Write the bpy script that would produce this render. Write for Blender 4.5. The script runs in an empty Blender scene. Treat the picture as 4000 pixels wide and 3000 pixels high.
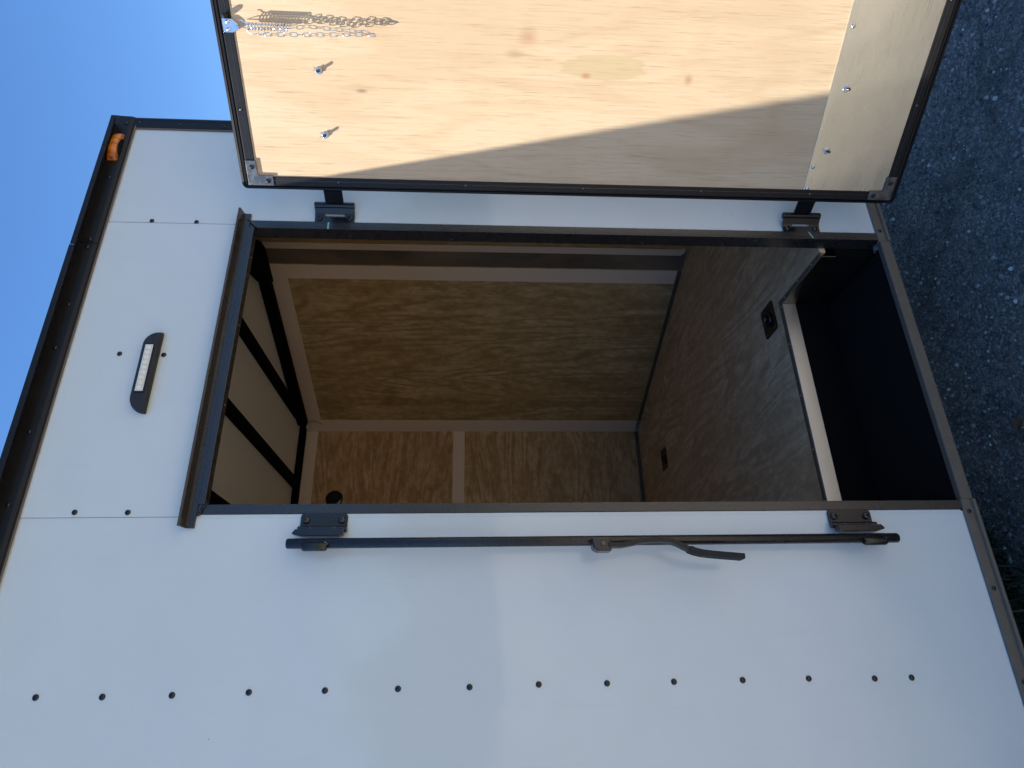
import bpy, bmesh, math, random
from mathutils import Vector, Matrix
R = math.radians
random.seed(7)
scene = bpy.context.scene
col = scene.collection

# ------------------------------------------------------------------ camera
cam_d = bpy.data.cameras.new('camera'); cam = bpy.data.objects.new('camera', cam_d); col.objects.link(cam)
YAW, PITCH, ROLL = 0.430072535, -0.0623801645, 0.00536436866
fw = Vector((math.sin(YAW)*math.cos(PITCH), math.cos(YAW)*math.cos(PITCH), math.sin(PITCH)))
rt0 = Vector((math.cos(YAW), -math.sin(YAW), 0)); up0 = rt0.cross(fw)
rt = rt0*math.cos(ROLL) + up0*math.sin(ROLL); up = -rt0*math.sin(ROLL) + up0*math.cos(ROLL)
m = Matrix.Identity(4)
for i in range(3):
    m[i][0] = -up[i]; m[i][1] = rt[i]; m[i][2] = -fw[i]       # the phone was held on its side: picture right = world down
m.translation = Vector((0, -1.5, 1.6))
cam.matrix_world = m
cam_d.sensor_width = 36; cam_d.lens = 36*2520.4/4000; cam_d.clip_start = 0.02; cam_d.clip_end = 800
scene.camera = cam

# ------------------------------------------------------------------ sky, sun, exposure
SUN = Vector((-4.95, 1.0, 6.5)).normalized()                    # towards the sun
elev = math.asin(SUN.z); az = math.atan2(SUN.x, SUN.y)
w = bpy.data.worlds.new('World'); scene.world = w; w.use_nodes = True
nt = w.node_tree; bg = nt.nodes['Background']
sky = nt.nodes.new('ShaderNodeTexSky'); sky.sky_type = 'NISHITA'; sky.sun_disc = False
sky.sun_elevation = elev; sky.sun_rotation = az % (2*math.pi)
sky.altitude = 200; sky.air_density = 1.0; sky.dust_density = 0.1; sky.ozone_density = 3.0
hs_ = nt.nodes.new('ShaderNodeHueSaturation'); hs_.inputs['Hue'].default_value = .503; hs_.inputs['Saturation'].default_value = 1.2; hs_.inputs['Value'].default_value = 1.0
nt.links.new(sky.outputs[0], hs_.inputs['Color']); nt.links.new(hs_.outputs[0], bg.inputs[0]); bg.inputs[1].default_value = 0.112
sl = bpy.data.lights.new('sun', 'SUN'); sl.energy = 4.5; sl.angle = R(0.5); sl.color = (1.0, 0.91, 0.79)
so = bpy.data.objects.new('sun', sl); col.objects.link(so)
so.rotation_euler = SUN.to_track_quat('Z', 'Y').to_euler(); so.location = (-6, 2, 9)
vs = scene.view_settings
vs.view_transform = 'Standard'; vs.look = 'None'; vs.gamma = 1; vs.exposure = 1.12; vs.use_curve_mapping = False
scene.cycles.max_bounces = 10; scene.cycles.diffuse_bounces = 6
scene.cycles.sample_clamp_indirect = 6

# ------------------------------------------------------------------ materials
def newmat(name, base=(.5,.5,.5), rough=.5, metal=0., coat=0., spec=.5):
    mt = bpy.data.materials.new(name); mt.use_nodes = True
    b = mt.node_tree.nodes['Principled BSDF']
    b.inputs['Base Color'].default_value = (*base, 1); b.inputs['Roughness'].default_value = rough
    b.inputs['Metallic'].default_value = metal; b.inputs['Coat Weight'].default_value = coat
    b.inputs['Specular IOR Level'].default_value = spec
    return mt, mt.node_tree, b
def N(t, kind, **kw):
    n = t.nodes.new(kind)
    for k, v in kw.items():
        if k in n.inputs.keys() if False else False: pass
        setattr(n, k, v)
    return n
def coords(t, scale=(1,1,1), rot=(0,0,0), loc=(0,0,0)):
    tc = t.nodes.new('ShaderNodeTexCoord'); mp = t.nodes.new('ShaderNodeMapping')
    mp.inputs['Scale'].default_value = scale; mp.inputs['Rotation'].default_value = rot; mp.inputs['Location'].default_value = loc
    t.links.new(tc.outputs['Object'], mp.inputs['Vector']); return mp.outputs[0]
def noise(t, vec, scale=5, detail=4, rough=.5, dist=0.):
    n = t.nodes.new('ShaderNodeTexNoise'); n.inputs['Scale'].default_value = scale; n.inputs['Detail'].default_value = detail
    n.inputs['Roughness'].default_value = rough; n.inputs['Distortion'].default_value = dist
    t.links.new(vec, n.inputs['Vector']); return n.outputs['Fac']
def math_(t, op, a, b=0.0, c=None):
    n = t.nodes.new('ShaderNodeMath'); n.operation = op
    for i, v in enumerate((a, b, c)):
        if v is None: continue
        if isinstance(v, (int, float)): n.inputs[i].default_value = v
        else: t.links.new(v, n.inputs[i])
    return n.outputs[0]
def ramp(t, fac, stops):
    n = t.nodes.new('ShaderNodeValToRGB'); e = n.color_ramp.elements
    e[0].position, e[0].color = stops[0][0], (*stops[0][1], 1)
    e[1].position, e[1].color = stops[-1][0], (*stops[-1][1], 1)
    for p, c in stops[1:-1]:
        x = e.new(p); x.color = (*c, 1)
    t.links.new(fac, n.inputs[0]); return n.outputs[0]
def mixc(t, fac, a, b, mode='MIX'):
    n = t.nodes.new('ShaderNodeMix'); n.data_type = 'RGBA'; n.blend_type = mode
    for s, v in ((0, fac), (6, a), (7, b)):
        if isinstance(v, (int, float)): n.inputs[s].default_value = v
        elif isinstance(v, tuple): n.inputs[s].default_value = (*v, 1)
        else: t.links.new(v, n.inputs[s])
    return n.outputs[2]
def bump(t, b, h, strength=.2, dist=.01):
    n = t.nodes.new('ShaderNodeBump'); n.inputs['Strength'].default_value = strength; n.inputs['Distance'].default_value = dist
    t.links.new(h, n.inputs['Height']); t.links.new(n.outputs[0], b.inputs['Normal'])
def maprange(t, v, a, b, c, d):
    n = t.nodes.new('ShaderNodeMapRange'); t.links.new(v, n.inputs[0])
    for i, x in enumerate((a, b, c, d)): n.inputs[i+1].default_value = x
    return n.outputs[0]

M = {}
# white painted sheet metal, faintly buckled, with a little dust
mt, t, b = newmat('white_paint', (.55,.59,.60), .18, 0, .5)
b.inputs['Coat Roughness'].default_value = .06
v = coords(t); n1 = noise(t, v, 1.6, 2, .4); n2 = noise(t, v, 9, 5, .6); n5 = noise(t, coords(t, (1,1,.12)), 26, 4, .65); n6 = noise(t, v, 4.5, 1, .3)
c = mixc(t, maprange(t, n2, .45, .8, 0, .3), (.56,.625,.625), (.51,.565,.555))
c = mixc(t, maprange(t, n5, .60, .85, 0, .30), c, (.44,.44,.41))
sp = t.nodes.new('ShaderNodeTexVoronoi'); sp.inputs['Scale'].default_value = 5.5; t.links.new(v, sp.inputs['Vector'])
c = mixc(t, maprange(t, sp.outputs['Distance'], .006, .012, .75, 0), c, (.12,.11,.10))
t.links.new(c, b.inputs['Base Color'])
t.links.new(maprange(t, n2, .3, .8, .16, .26), b.inputs['Roughness'])
fine = noise(t, v, 260, 2, .5)
bp_ = t.nodes.new('ShaderNodeBump'); bp_.inputs['Strength'].default_value = .5; bp_.inputs['Distance'].default_value = .022
t.links.new(math_(t, 'ADD', math_(t, 'ADD', n1, math_(t, 'MULTIPLY', n6, .25)), math_(t, 'MULTIPLY', fine, .001)), bp_.inputs['Height'])
t.links.new(bp_.outputs[0], b.inputs['Normal']); t.links.new(bp_.outputs[0], b.inputs['Coat Normal'])
M['white'] = mt
# black powder coated / anodised metal
def black(name, base, rough, bs=.05, spec=.5):
    mt, t, b = newmat(name, base, rough, spec=spec)
    v = coords(t); n = noise(t, v, 30, 5, .6)
    t.links.new(mixc(t, maprange(t, n, .5, .85, 0, .22), base, tuple(min(1, c*2.0+.004) for c in base)), b.inputs['Base Color'])
    t.links.new(maprange(t, n, .3, .8, rough*.9, rough*1.15), b.inputs['Roughness'])
    bump(t, b, noise(t, v, 900, 2, .5), bs, .001)
    return mt
M['black'] = black('black_metal', (.009,.009,.010), .40, .02, spec=.28)
M['black_satin'] = black('black_satin_metal', (.018,.017,.017), .28, .02, spec=.7)
M['black_gloss'] = black('black_gloss_metal', (.008,.008,.010), .20, .02)
M['black_flat'] = black('black_flat_liner', (.0042,.0040,.0042), .95, .05, .08)
M['black_handle'] = black('black_handle_paint', (.010,.010,.010), .42, .03, .35)
M['black_bar'] = black('black_bar_paint', (.009,.009,.010), .27, .02, .5)
M['black_tread'] = black('black_tread_liner', (.0105,.0095,.009), .95, .08, .08)
M['black_plastic'] = black('black_plastic', (.014,.014,.015), .55)
M['rubber'] = black('black_rubber_seal', (.010,.010,.010), .75)
# bare aluminium
mt, t, b = newmat('aluminium', (.9,.88,.83), .25, 1.0)
v = coords(t, (1,1,1)); vb = coords(t, (6, 6, 260)); n = noise(t, v, 5, 4, .6); nb = noise(t, vb, 2, 3, .6)
t.links.new(mixc(t, maprange(t, n, .35, .75, 0, 1), (.93,.91,.86), (.86,.84,.76)), b.inputs['Base Color'])
t.links.new(maprange(t, math_(t, 'ADD', n, math_(t,'MULTIPLY',nb,.3)), .4, .9, .38, .50), b.inputs['Roughness'])
bump(t, b, math_(t, 'ADD', noise(t, v, 3.0, 1, .3), math_(t, 'MULTIPLY', nb, .004)), .15, .02)
M['alu'] = mt
mt, t, b = newmat('zinc_plate', (.66,.67,.68), .22, 1.0)
v = coords(t); n = noise(t, v, 60, 3, .6); t.links.new(mixc(t, n, (.80,.81,.82), (.46,.48,.50)), b.inputs['Base Color'])
t.links.new(maprange(t, n, .3, .8, .15, .38), b.inputs['Roughness']); M['zinc'] = mt
mt, t, b = newmat('shaded_alu', (.16,.155,.14), .35, 1.0); M['alu_shade'] = mt  # side step nosing: aluminium with its dark reflection painted into the colour
mt, t, b = newmat('dark_steel', (.10,.10,.105), .3, 1.0); M['steel'] = mt
# door veneer: pale lauan, grain running up the door (local z), knots and a yellowish stain
mt, t, b = newmat('lauan_veneer', (.7,.5,.3), .62)
v = coords(t, (1,1,.16)); big = noise(t, v, 5.5, 3, .5, .35)
fig = math_(t, 'SINE', math_(t, 'MULTIPLY', big, 52))
vf = coords(t, (1,1,.035)); grain = noise(t, vf, 260, 4, .65); g2 = noise(t, coords(t, (1,1,.05)), 90, 3, .6)
base = ramp(t, big, [(.25,(.53,.395,.245)), (.5,(.59,.46,.30)), (.75,(.62,.495,.33))])
c = mixc(t, maprange(t, fig, .1, 1, 0, .36), base, (.50,.345,.20))
c = mixc(t, maprange(t, grain, .54, .68, 0, .45), c, (.39,.26,.145))
c = mixc(t, maprange(t, g2, .56, .74, 0, .40), c, (.40,.275,.16))
c = mixc(t, maprange(t, noise(t, coords(t, (1,1,.02)), 420, 3, .7), .58, .66, 0, .45), c, (.27,.175,.10))
c = mixc(t, maprange(t, noise(t, coords(t), 3.2, 4, .6), .5, .7, 0, .4), c, (.45,.33,.19))
tc = t.nodes.new('ShaderNodeTexCoord')
def spot(c, s, z, rs, rz, colr, amt, edge=.5):
    mp = t.nodes.new('ShaderNodeMapping'); mp.vector_type = 'TEXTURE'
    mp.inputs['Location'].default_value = (s, -.034, z); mp.inputs['Scale'].default_value = (rs, .5, rz)
    t.links.new(tc.outputs['Object'], mp.inputs['Vector'])
    l = t.nodes.new('ShaderNodeVectorMath'); l.operation = 'LENGTH'; t.links.new(mp.outputs[0], l.inputs[0])
    d = math_(t, 'ADD', l.outputs['Value'], math_(t, 'MULTIPLY', math_(t, 'SUBTRACT', g2, .5), .9))
    return mixc(t, maprange(t, d, edge, 1.0, amt, 0), c, colr)
c = spot(c, .385, 1.468, .022, .032, (.40,.20,.10), .6, .1)
c = spot(c, .322, 1.275, .030, .115, (.40,.32,.15), .45, .9)
c = spot(c, .303, 1.318, .010, .017, (.38,.17,.06), .75, .1)
c = spot(c, .302, 1.055, .016, .016, (.36,.18,.08), .7, .1)
c = spot(c, .252, 1.878, .006, .018, (.22,.14,.09), .85, .2)
c = spot(c, .345, 1.50, .012, .03, (.33,.22,.12), .5, .2)
t.links.new(c, b.inputs['Base Color']); bump(t, b, grain, .12, .001)
M['lauan'] = mt
# interior pine plywood, two grain directions
def ply(name, scale, dark, mid, light, k=60, sc=2.6, rough=.55, dist=.6):
    mt, t, b = newmat(name, mid, rough, spec=.15)
    v = coords(t, scale); big = noise(t, v, sc, 3, .55, dist)
    fig = math_(t, 'SINE', math_(t, 'MULTIPLY', big, k))
    fin = noise(t, coords(t, tuple(s*s*1.0 if s < 1 else 1.6 for s in scale)), 150, 4, .65)
    blot = noise(t, coords(t, tuple(.45 if s < 1 else 1 for s in scale)), 6, 4, .65)
    mott = noise(t, coords(t, tuple(.5 if s < 1 else 1 for s in scale)), 38, 4, .7)
    c = mixc(t, maprange(t, fig, -.2, 1, 0, .74), light, dark)
    c = mixc(t, maprange(t, blot, .36, .60, 0, .8), c, mid)
    c = mixc(t, maprange(t, noise(t, coords(t, tuple(.4 if s < 1 else 1 for s in scale)), 11, 4, .6), .50, .68, 0, .55), c, dark)
    c = mixc(t, maprange(t, mott, .42, .68, 0, .55), c, dark)
    c = mixc(t, maprange(t, mott, .50, .30, 0, .4), c, light)
    c = mixc(t, maprange(t, fin, .45, .75, 0, .55), c, dark)
    t.links.new(c, b.inputs['Base Color']); bump(t, b, fin, .15, .001)
    t.links.new(maprange(t, blot, .3, .8, rough*.85, rough*1.2), b.inputs['Roughness'])
    return mt
D_, M_, L_ = (.34,.19,.085), (.58,.365,.18), (.80,.58,.34)
M['ply_up'] = ply('plywood_upright_grain', (1,1,.14), (.33,.21,.09), (.56,.39,.18), (.78,.60,.33), 95, 3.0, .6, .5)
M['ply_level'] = ply('plywood_level_grain', (.2,.2,1), D_, M_, L_, 70, 4.2, .55, .8)
M['ply_floor'] = ply('plywood_floor', (1,.2,1), (.46,.30,.155), (.68,.48,.275), (.86,.66,.42), 70, 2.6, .5, 1.4)
mt, t, b = newmat('batten', (.33,.24,.17), .7)
v = coords(t); n = noise(t, v, 500, 3, .6)
t.links.new(mixc(t, n, (.93,.78,.64), (.82,.67,.53)), b.inputs['Base Color']); M['batten'] = mt
mt, t, b = newmat('ceiling_liner', (.5,.48,.42), .7)
v = coords(t); n = noise(t, v, 400, 3, .6); n3 = noise(t, v, 3, 2, .5)
t.links.new(mixc(t, n, (.88,.86,.76), (.80,.78,.68)), b.inputs['Base Color']); M['ceiling'] = mt
mt, t, b = newmat('brown_trim', (.13,.10,.07), .55); M['brown'] = mt
mt, t, b = newmat('sill_metal', (.13,.115,.09), .6, .2)
v = coords(t); n = noise(t, v, 40, 4, .6); t.links.new(mixc(t, n, (.15,.13,.10), (.09,.08,.065)), b.inputs['Base Color']); M['sill'] = mt
mt, t, b = newmat('dark_nose_metal', (.12,.10,.08), .35, .1)
v = coords(t, (1,1,.4)); n = noise(t, v, 6, 3, .6); t.links.new(mixc(t, maprange(t,n,.35,.7,0,1), (.13,.108,.085), (.26,.20,.15)), b.inputs['Base Color']); M['nose'] = mt
# amber plastic
mt, t, b = newmat('amber_lens', (.85,.24,.02), .22)
b.inputs['Transmission Weight'].default_value = .25; b.inputs['Subsurface Weight'].default_value = .2
b.inputs['Subsurface Radius'].default_value = (.02,.006,.001)
v = coords(t, (1,.15,.15)); wv = noise(t, v, 150, 1, .3); bump(t, b, wv, .25, .002)
t.links.new(mixc(t, maprange(t, wv, .35, .62, 0, 1), (.78,.24,.018), (.45,.11,.008)), b.inputs['Base Color']); M['amber'] = mt
mt, t, b = newmat('lamp_reflector', (.62,.62,.58), .3, .1); M['reflector'] = mt
mt, t, b = newmat('led_lens', (.78,.76,.64), .12); M['led'] = mt
mt, t, b = newmat('led_chip', (.60,.56,.28), .4); M['chip'] = mt
mt, t, b = newmat('chalk_mark', (.20,.48,.40), .8); M['chalk'] = mt
mt, t, b = newmat('bare_scrape', (.62,.60,.46), .6); M['scrape'] = mt
mt, t, b = newmat('sealant', (.06,.07,.09), .5); M['sealant'] = mt
mt, t, b = newmat('splinter_wood', (.55,.43,.28), .7); M['splinter'] = mt
# ground gravel / old chip-seal
mt, t, b = newmat('gravel_ground', (.2,.2,.2), .85)
v = coords(t)
vo = t.nodes.new('ShaderNodeTexVoronoi'); vo.inputs['Scale'].default_value = 115; t.links.new(v, vo.inputs['Vector'])
vo2 = t.nodes.new('ShaderNodeTexVoronoi'); vo2.inputs['Scale'].default_value = 290; t.links.new(v, vo2.inputs['Vector'])
sep = t.nodes.new('ShaderNodeSeparateColor'); t.links.new(vo.outputs['Color'], sep.inputs[0])
sep2 = t.nodes.new('ShaderNodeSeparateColor'); t.links.new(vo2.outputs['Color'], sep2.inputs[0])
patch = noise(t, v, 2.5, 4, .6)
c1 = ramp(t, sep.outputs[0], [(0,(.045,.046,.050)), (.45,(.13,.132,.135)), (.8,(.27,.27,.26)), (1,(.50,.50,.48))])
c2 = ramp(t, sep2.outputs[1], [(0,(.035,.035,.038)), (.5,(.12,.12,.125)), (1,(.38,.38,.37))])
c = mixc(t, .45, c1, c2); c = mixc(t, maprange(t, patch, .35, .65, 0, .5), c, (.05,.052,.055))
sx = t.nodes.new('ShaderNodeSeparateXYZ'); t.links.new(v, sx.inputs[0])
c = mixc(t, 1.0, c, (.98,.91,.86), 'MULTIPLY')
crk = t.nodes.new('ShaderNodeTexVoronoi'); crk.feature = 'DISTANCE_TO_EDGE'; crk.inputs['Scale'].default_value = .9
warp = t.nodes.new('ShaderNodeVectorMath'); warp.operation = 'ADD'; nn_ = t.nodes.new('ShaderNodeTexNoise'); nn_.inputs['Scale'].default_value = 4; nn_.inputs['Detail'].default_value = 5; t.links.new(v, nn_.inputs['Vector'])
sc_ = t.nodes.new('ShaderNodeVectorMath'); sc_.operation = 'SCALE'; sc_.inputs['Scale'].default_value = .5; t.links.new(nn_.outputs['Color'], sc_.inputs[0]); t.links.new(v, warp.inputs[0]); t.links.new(sc_.outputs[0], warp.inputs[1]); t.links.new(warp.outputs[0], crk.inputs['Vector'])
c = mixc(t, maprange(t, crk.outputs['Distance'], .003, .018, .45, 0), c, (.012,.012,.014))
yy = math_(t, 'ADD', sx.outputs[1], math_(t, 'MULTIPLY', math_(t, 'SUBTRACT', patch, .5), 2.0))
c = mixc(t, maprange(t, yy, -1.6, -.8, 1, 0), c, mixc(t, .18, (.66,.57,.45), c1))  # unseen ground in front of the trailer, added pale and warm to bounce light
t.links.new(c, b.inputs['Base Color'])
h = math_(t, 'SUBTRACT', 1, math_(t, 'ADD', math_(t, 'MULTIPLY', vo.outputs['Distance'], 1.0), math_(t, 'MULTIPLY', vo2.outputs['Distance'], .5)))
bump(t, b, h, .9, .008); M['gravel'] = mt
mt, t, b = newmat('stone', (.3,.3,.3), .8)
oi = t.nodes.new('ShaderNodeObjectInfo'); gm = t.nodes.new('ShaderNodeNewGeometry')
t.links.new(ramp(t, gm.outputs['Random Per Island'], [(0,(.04,.038,.038)), (.5,(.12,.115,.11)), (.9,(.28,.27,.26)), (1,(.60,.58,.55))]), b.inputs['Base Color']); M['stone'] = mt
mt, t, b = newmat('weed_leaf', (.05,.09,.02), .6)
gm = t.nodes.new('ShaderNodeNewGeometry')
t.links.new(ramp(t, gm.outputs['Random Per Island'], [(0,(.008,.012,.005)), (.7,(.02,.03,.010)), (.93,(.04,.055,.018)), (1,(.09,.08,.04))]), b.inputs['Base Color']); M['weed'] = mt
mt, t, b = newmat('dead_leaf', (.16,.07,.03), .7); M['leaf'] = mt
mt, t, b = newmat('tree_foliage', (.05,.075,.03), .8)
v = coords(t); n = noise(t, v, 1.2, 5, .7); t.links.new(mixc(t, n, (.03,.05,.02), (.09,.11,.05)), b.inputs['Base Color']); M['trees'] = mt

# ------------------------------------------------------------------ mesh helpers
class MB:
    def __init__(s): s.bm = bmesh.new()
    def box(s, x0, x1, y0, y1, z0, z1):
        vs_ = [s.bm.verts.new(p) for p in ((x0,y0,z0),(x1,y0,z0),(x1,y1,z0),(x0,y1,z0),(x0,y0,z1),(x1,y0,z1),(x1,y1,z1),(x0,y1,z1))]
        for f in ((0,3,2,1),(4,5,6,7),(0,1,5,4),(1,2,6,5),(2,3,7,6),(3,0,4,7)): s.bm.faces.new([vs_[i] for i in f])
        return s
    def prism(s, pts, a, vec):
        """pts: closed outline (3-D points), extruded by vec"""
        vec = Vector(vec); lo = [s.bm.verts.new(Vector(p)+Vector(a)) for p in pts]; hi = [s.bm.verts.new(Vector(p)+Vector(a)+vec) for p in pts]
        n = len(pts); s.bm.faces.new(lo[::-1]); s.bm.faces.new(hi)
        for i in range(n): s.bm.faces.new((lo[i], lo[(i+1) % n], hi[(i+1) % n], hi[i]))
        return s
    def yz(s, prof, x0, x1):       # profile of (y,z) pushed along x
        return s.prism([(x0, y, z) for y, z in prof], (0,0,0), (x1-x0, 0, 0))
    def xz(s, prof, y0, y1):
        return s.prism([(x, y0, z) for x, z in prof], (0,0,0), (0, y1-y0, 0))
    def xy(s, prof, z0, z1):
        return s.prism([(x, y, z0) for x, y in prof], (0,0,0), (0, 0, z1-z0))
    def slab(s, p, q, z0, z1, th, side=1):   # upright board between plan points p,q with thickness th to one side
        p = Vector(p); q = Vector(q); d = (q-p).normalized(); nrm = Vector((-d.y, d.x))*th*side
        return s.xy([tuple(p), tuple(q), tuple(q+nrm), tuple(p+nrm)], z0, z1)
    def tube(s, pts, r, n=10, closed=False, caps=True):
        pts = [Vector(p) for p in pts]; rings = []; N_ = len(pts); prev = None
        for i, p in enumerate(pts):
            if closed: d = pts[(i+1) % N_] - pts[i-1]
            else: d = pts[min(i+1, N_-1)] - pts[max(i-1, 0)]
            d.normalize()
            if prev is None: a = d.orthogonal().normalized()
            else: a = (prev - d*prev.dot(d)).normalized()
            prev = a; bb = d.cross(a)
            rr = r[i] if isinstance(r, (list, tuple)) else r
            rings.append([s.bm.verts.new(p + (a*math.cos(2*math.pi*k/n) + bb*math.sin(2*math.pi*k/n))*rr) for k in range(n)])
        rng = N_ if closed else N_-1
        for i in range(rng):
            A, B = rings[i], rings[(i+1) % N_]
            for k in range(n): s.bm.faces.new((A[k], A[(k+1) % n], B[(k+1) % n], B[k]))
        if caps and not closed: s.bm.faces.new(rings[0][::-1]); s.bm.faces.new(rings[-1])
        return s
    def lathe(s, prof, n=16, axis='-y', at=(0,0,0)):
        """prof: list of (radius, height); height grows along axis"""
        ax = {'-y': (Vector((1,0,0)), Vector((0,0,1)), Vector((0,-1,0))), 'z': (Vector((1,0,0)), Vector((0,1,0)), Vector((0,0,1)))}[axis]
        at = Vector(at); rings = []
        for r, h in prof:
            if r < 1e-6: rings.append([s.bm.verts.new(at + ax[2]*h)])
            else: rings.append([s.bm.verts.new(at + ax[2]*h + (ax[0]*math.cos(2*math.pi*k/n) + ax[1]*math.sin(2*math.pi*k/n))*r) for k in range(n)])
        for A, B in zip(rings, rings[1:]):
            for k in range(n):
                k2 = (k+1) % n
                if len(A) == 1 and len(B) == 1: continue
                if len(A) == 1: s.bm.faces.new((A[0], B[k], B[k2]))
                elif len(B) == 1: s.bm.faces.new((A[k], A[k2], B[0]))
                else: s.bm.faces.new((A[k], A[k2], B[k2], B[k]))
        return s
    def build(s, name, mat, parent=None, loc=None, bevel=0, smooth=False, rot=None, seg=2):
        bmesh.ops.recalc_face_normals(s.bm, faces=s.bm.faces)
        me = bpy.data.meshes.new(name); s.bm.to_mesh(me); s.bm.free()
        if smooth:
            me.polygons.foreach_set('use_smooth', [True]*len(me.polygons))
        o = bpy.data.objects.new(name, me); col.objects.link(o)
        for mm in (mat if isinstance(mat, (list, tuple)) else [mat]): me.materials.append(M[mm] if isinstance(mm, str) else mm)
        if smooth:
            try: me.set_sharp_from_angle(angle=R(40))
            except Exception: pass
        if bevel:
            bv = o.modifiers.new('bevel', 'BEVEL'); bv.width = bevel; bv.segments = seg; bv.limit_method = 'ANGLE'; bv.angle_limit = R(35)
        if parent is not None: o.parent = parent
        if loc is not None: o.location = loc
        if rot is not None: o.rotation_euler = rot
        return o
def tag(o, label=None, cat=None, group=None, kind=None):
    if label: o['label'] = label
    if cat: o['category'] = cat
    if group: o['group'] = group
    if kind: o['kind'] = kind
    return o
def copies(o, parent, locs, rots=None, base=(0,0,0)):
    for i, l in enumerate(locs):
        c = o.copy(); col.objects.link(c); c.parent = parent; c.location = l
        if rots: c.rotation_euler = rots[i]
        for ch in list(o.children):
            d = ch.copy(); col.objects.link(d); d.parent = c

# ------------------------------------------------------------------ ground
g = MB()
for x0, x1, y0, y1 in ((-250, 250, -250, 250),):
    vs_ = [g.bm.verts.new(p) for p in ((x0,y0,0),(x1,y0,0),(x1,y1,0),(x0,y1,0))]; g.bm.faces.new(vs_)
tag(g.build('ground', 'gravel'), kind='structure')
st = MB()
def stone_at(mb, x, y, r):
    n = 6; a0 = random.random()*6; h = r*random.uniform(.5,.9)
    top = [mb.bm.verts.new((x+math.cos(a0+k*math.pi/3)*r*random.uniform(.4,.75), y+math.sin(a0+k*math.pi/3)*r*random.uniform(.4,.75), h*random.uniform(.8,1.1))) for k in range(n)]
    bot = [mb.bm.verts.new((x+math.cos(a0+k*math.pi/3)*r*random.uniform(.8,1.1), y+math.sin(a0+k*math.pi/3)*r*random.uniform(.8,1.1), -.002)) for k in range(n)]
    mb.bm.faces.new(top)
    for k in range(n): mb.bm.faces.new((bot[k], bot[(k+1)%n], top[(k+1)%n], top[k]))
for i in range(14000):
    x = random.uniform(-.4, 2.9); y = random.uniform(-.9, 1.5)
    stone_at(st, x, y, random.choice((.0025,.003,.004,.005,.006,.0075))*random.uniform(.7,1.2))
tag(st.build('gravel', 'stone'), kind='stuff')
# weeds growing under the trailer edge
wd = MB()
for i in range(900):
    cx, cy = random.choice(((.15,.42),(.32,.46),(.02,.50),(.42,.52),(.25,.40),(-.1,.5)))
    x = random.gauss(cx, .07); y = random.gauss(cy, .05); hgt = random.uniform(.02,.10); a = random.random()*6.28
    lean = random.uniform(.2,1.1)*hgt; wdt = random.uniform(.0012,.004)
    dx, dy = math.cos(a), math.sin(a); px, py = -dy*wdt, dx*wdt
    p0 = [wd.bm.verts.new((x-px,y-py,0)), wd.bm.verts.new((x+px,y+py,0))]
    mx, my = x+dx*lean*.4, y+dy*lean*.4
    p1 = [wd.bm.verts.new((mx-px,my-py,hgt*.6)), wd.bm.verts.new((mx+px,my+py,hgt*.6))]
    tip = wd.bm.verts.new((x+dx*lean, y+dy*lean, hgt))
    wd.bm.faces.new((p0[0],p0[1],p1[1],p1[0])); wd.bm.faces.new((p1[0],p1[1],tip))
tag(wd.build('grass', 'weed'), kind='stuff')
# curled dead leaf on the gravel
lf = MB()
rows = []
for i in range(7):
    u = i/6; wv = math.sin(math.pi*min(1, u*1.05+.02))*.014
    rows.append([lf.bm.verts.new((u*.045, k*wv, .004+.010*abs(k)+.006*math.sin(u*4))) for k in (-1,-.4,0,.4,1)])
for A, B in zip(rows, rows[1:]):
    for k in range(4): lf.bm.faces.new((A[k],A[k+1],B[k+1],B[k]))
lo = lf.build('dead_leaf', 'leaf', loc=(.65,.14,.003), rot=(0,0,2.2))
sm = lo.modifiers.new('thick','SOLIDIFY'); sm.thickness = .0008
tag(lo, 'small curled brown dead leaf on the gravel beside the trailer', 'leaf')
# distant wood behind the photographer (seen only as a soft band mirrored in the white paint)
tr = MB(); n = 160; prev = None
for i in range(n+1):
    a = math.pi*1.02 + (i/n)*math.pi*.96
    rr = 60 + 6*math.sin(i*.7); hh = 9.5 + 2.6*math.sin(i*.35) + random.uniform(-1.6,1.6)
    ring = []
    for dr, z in ((0,0),(-1.5,hh*.35),(-1,hh*.8),(1.5,hh),(5,hh*.7),(6,0)):
        ring.append(tr.bm.verts.new(((rr+dr+random.uniform(-.6,.6))*math.cos(a), (rr+dr+random.uniform(-.6,.6))*math.sin(a), z)))
    if prev:
        for k in range(5): tr.bm.faces.new((prev[k], prev[k+1], ring[k+1], ring[k]))
    prev = ring
tag(tr.build('wood', 'trees', smooth=True), kind='stuff')

# ------------------------------------------------------------------ the trailer
XR, XF = -3.2, 1.56           # rear end, front corner of the side wall
trailer = bpy.data.objects.new('cargo_trailer', None); col.objects.link(trailer)
trailer.location = (0, 1.13, 0)
tag(trailer, 'white enclosed cargo trailer with black trim and its side door standing open', 'trailer')
O = (0, -1.13, 0)             # parts are modelled in world metres
def part(mb, name, mat, **k): return mb.build(name, mat, trailer, O, **k)
def P(x, y, z): return (x, y-1.13, z)

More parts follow.
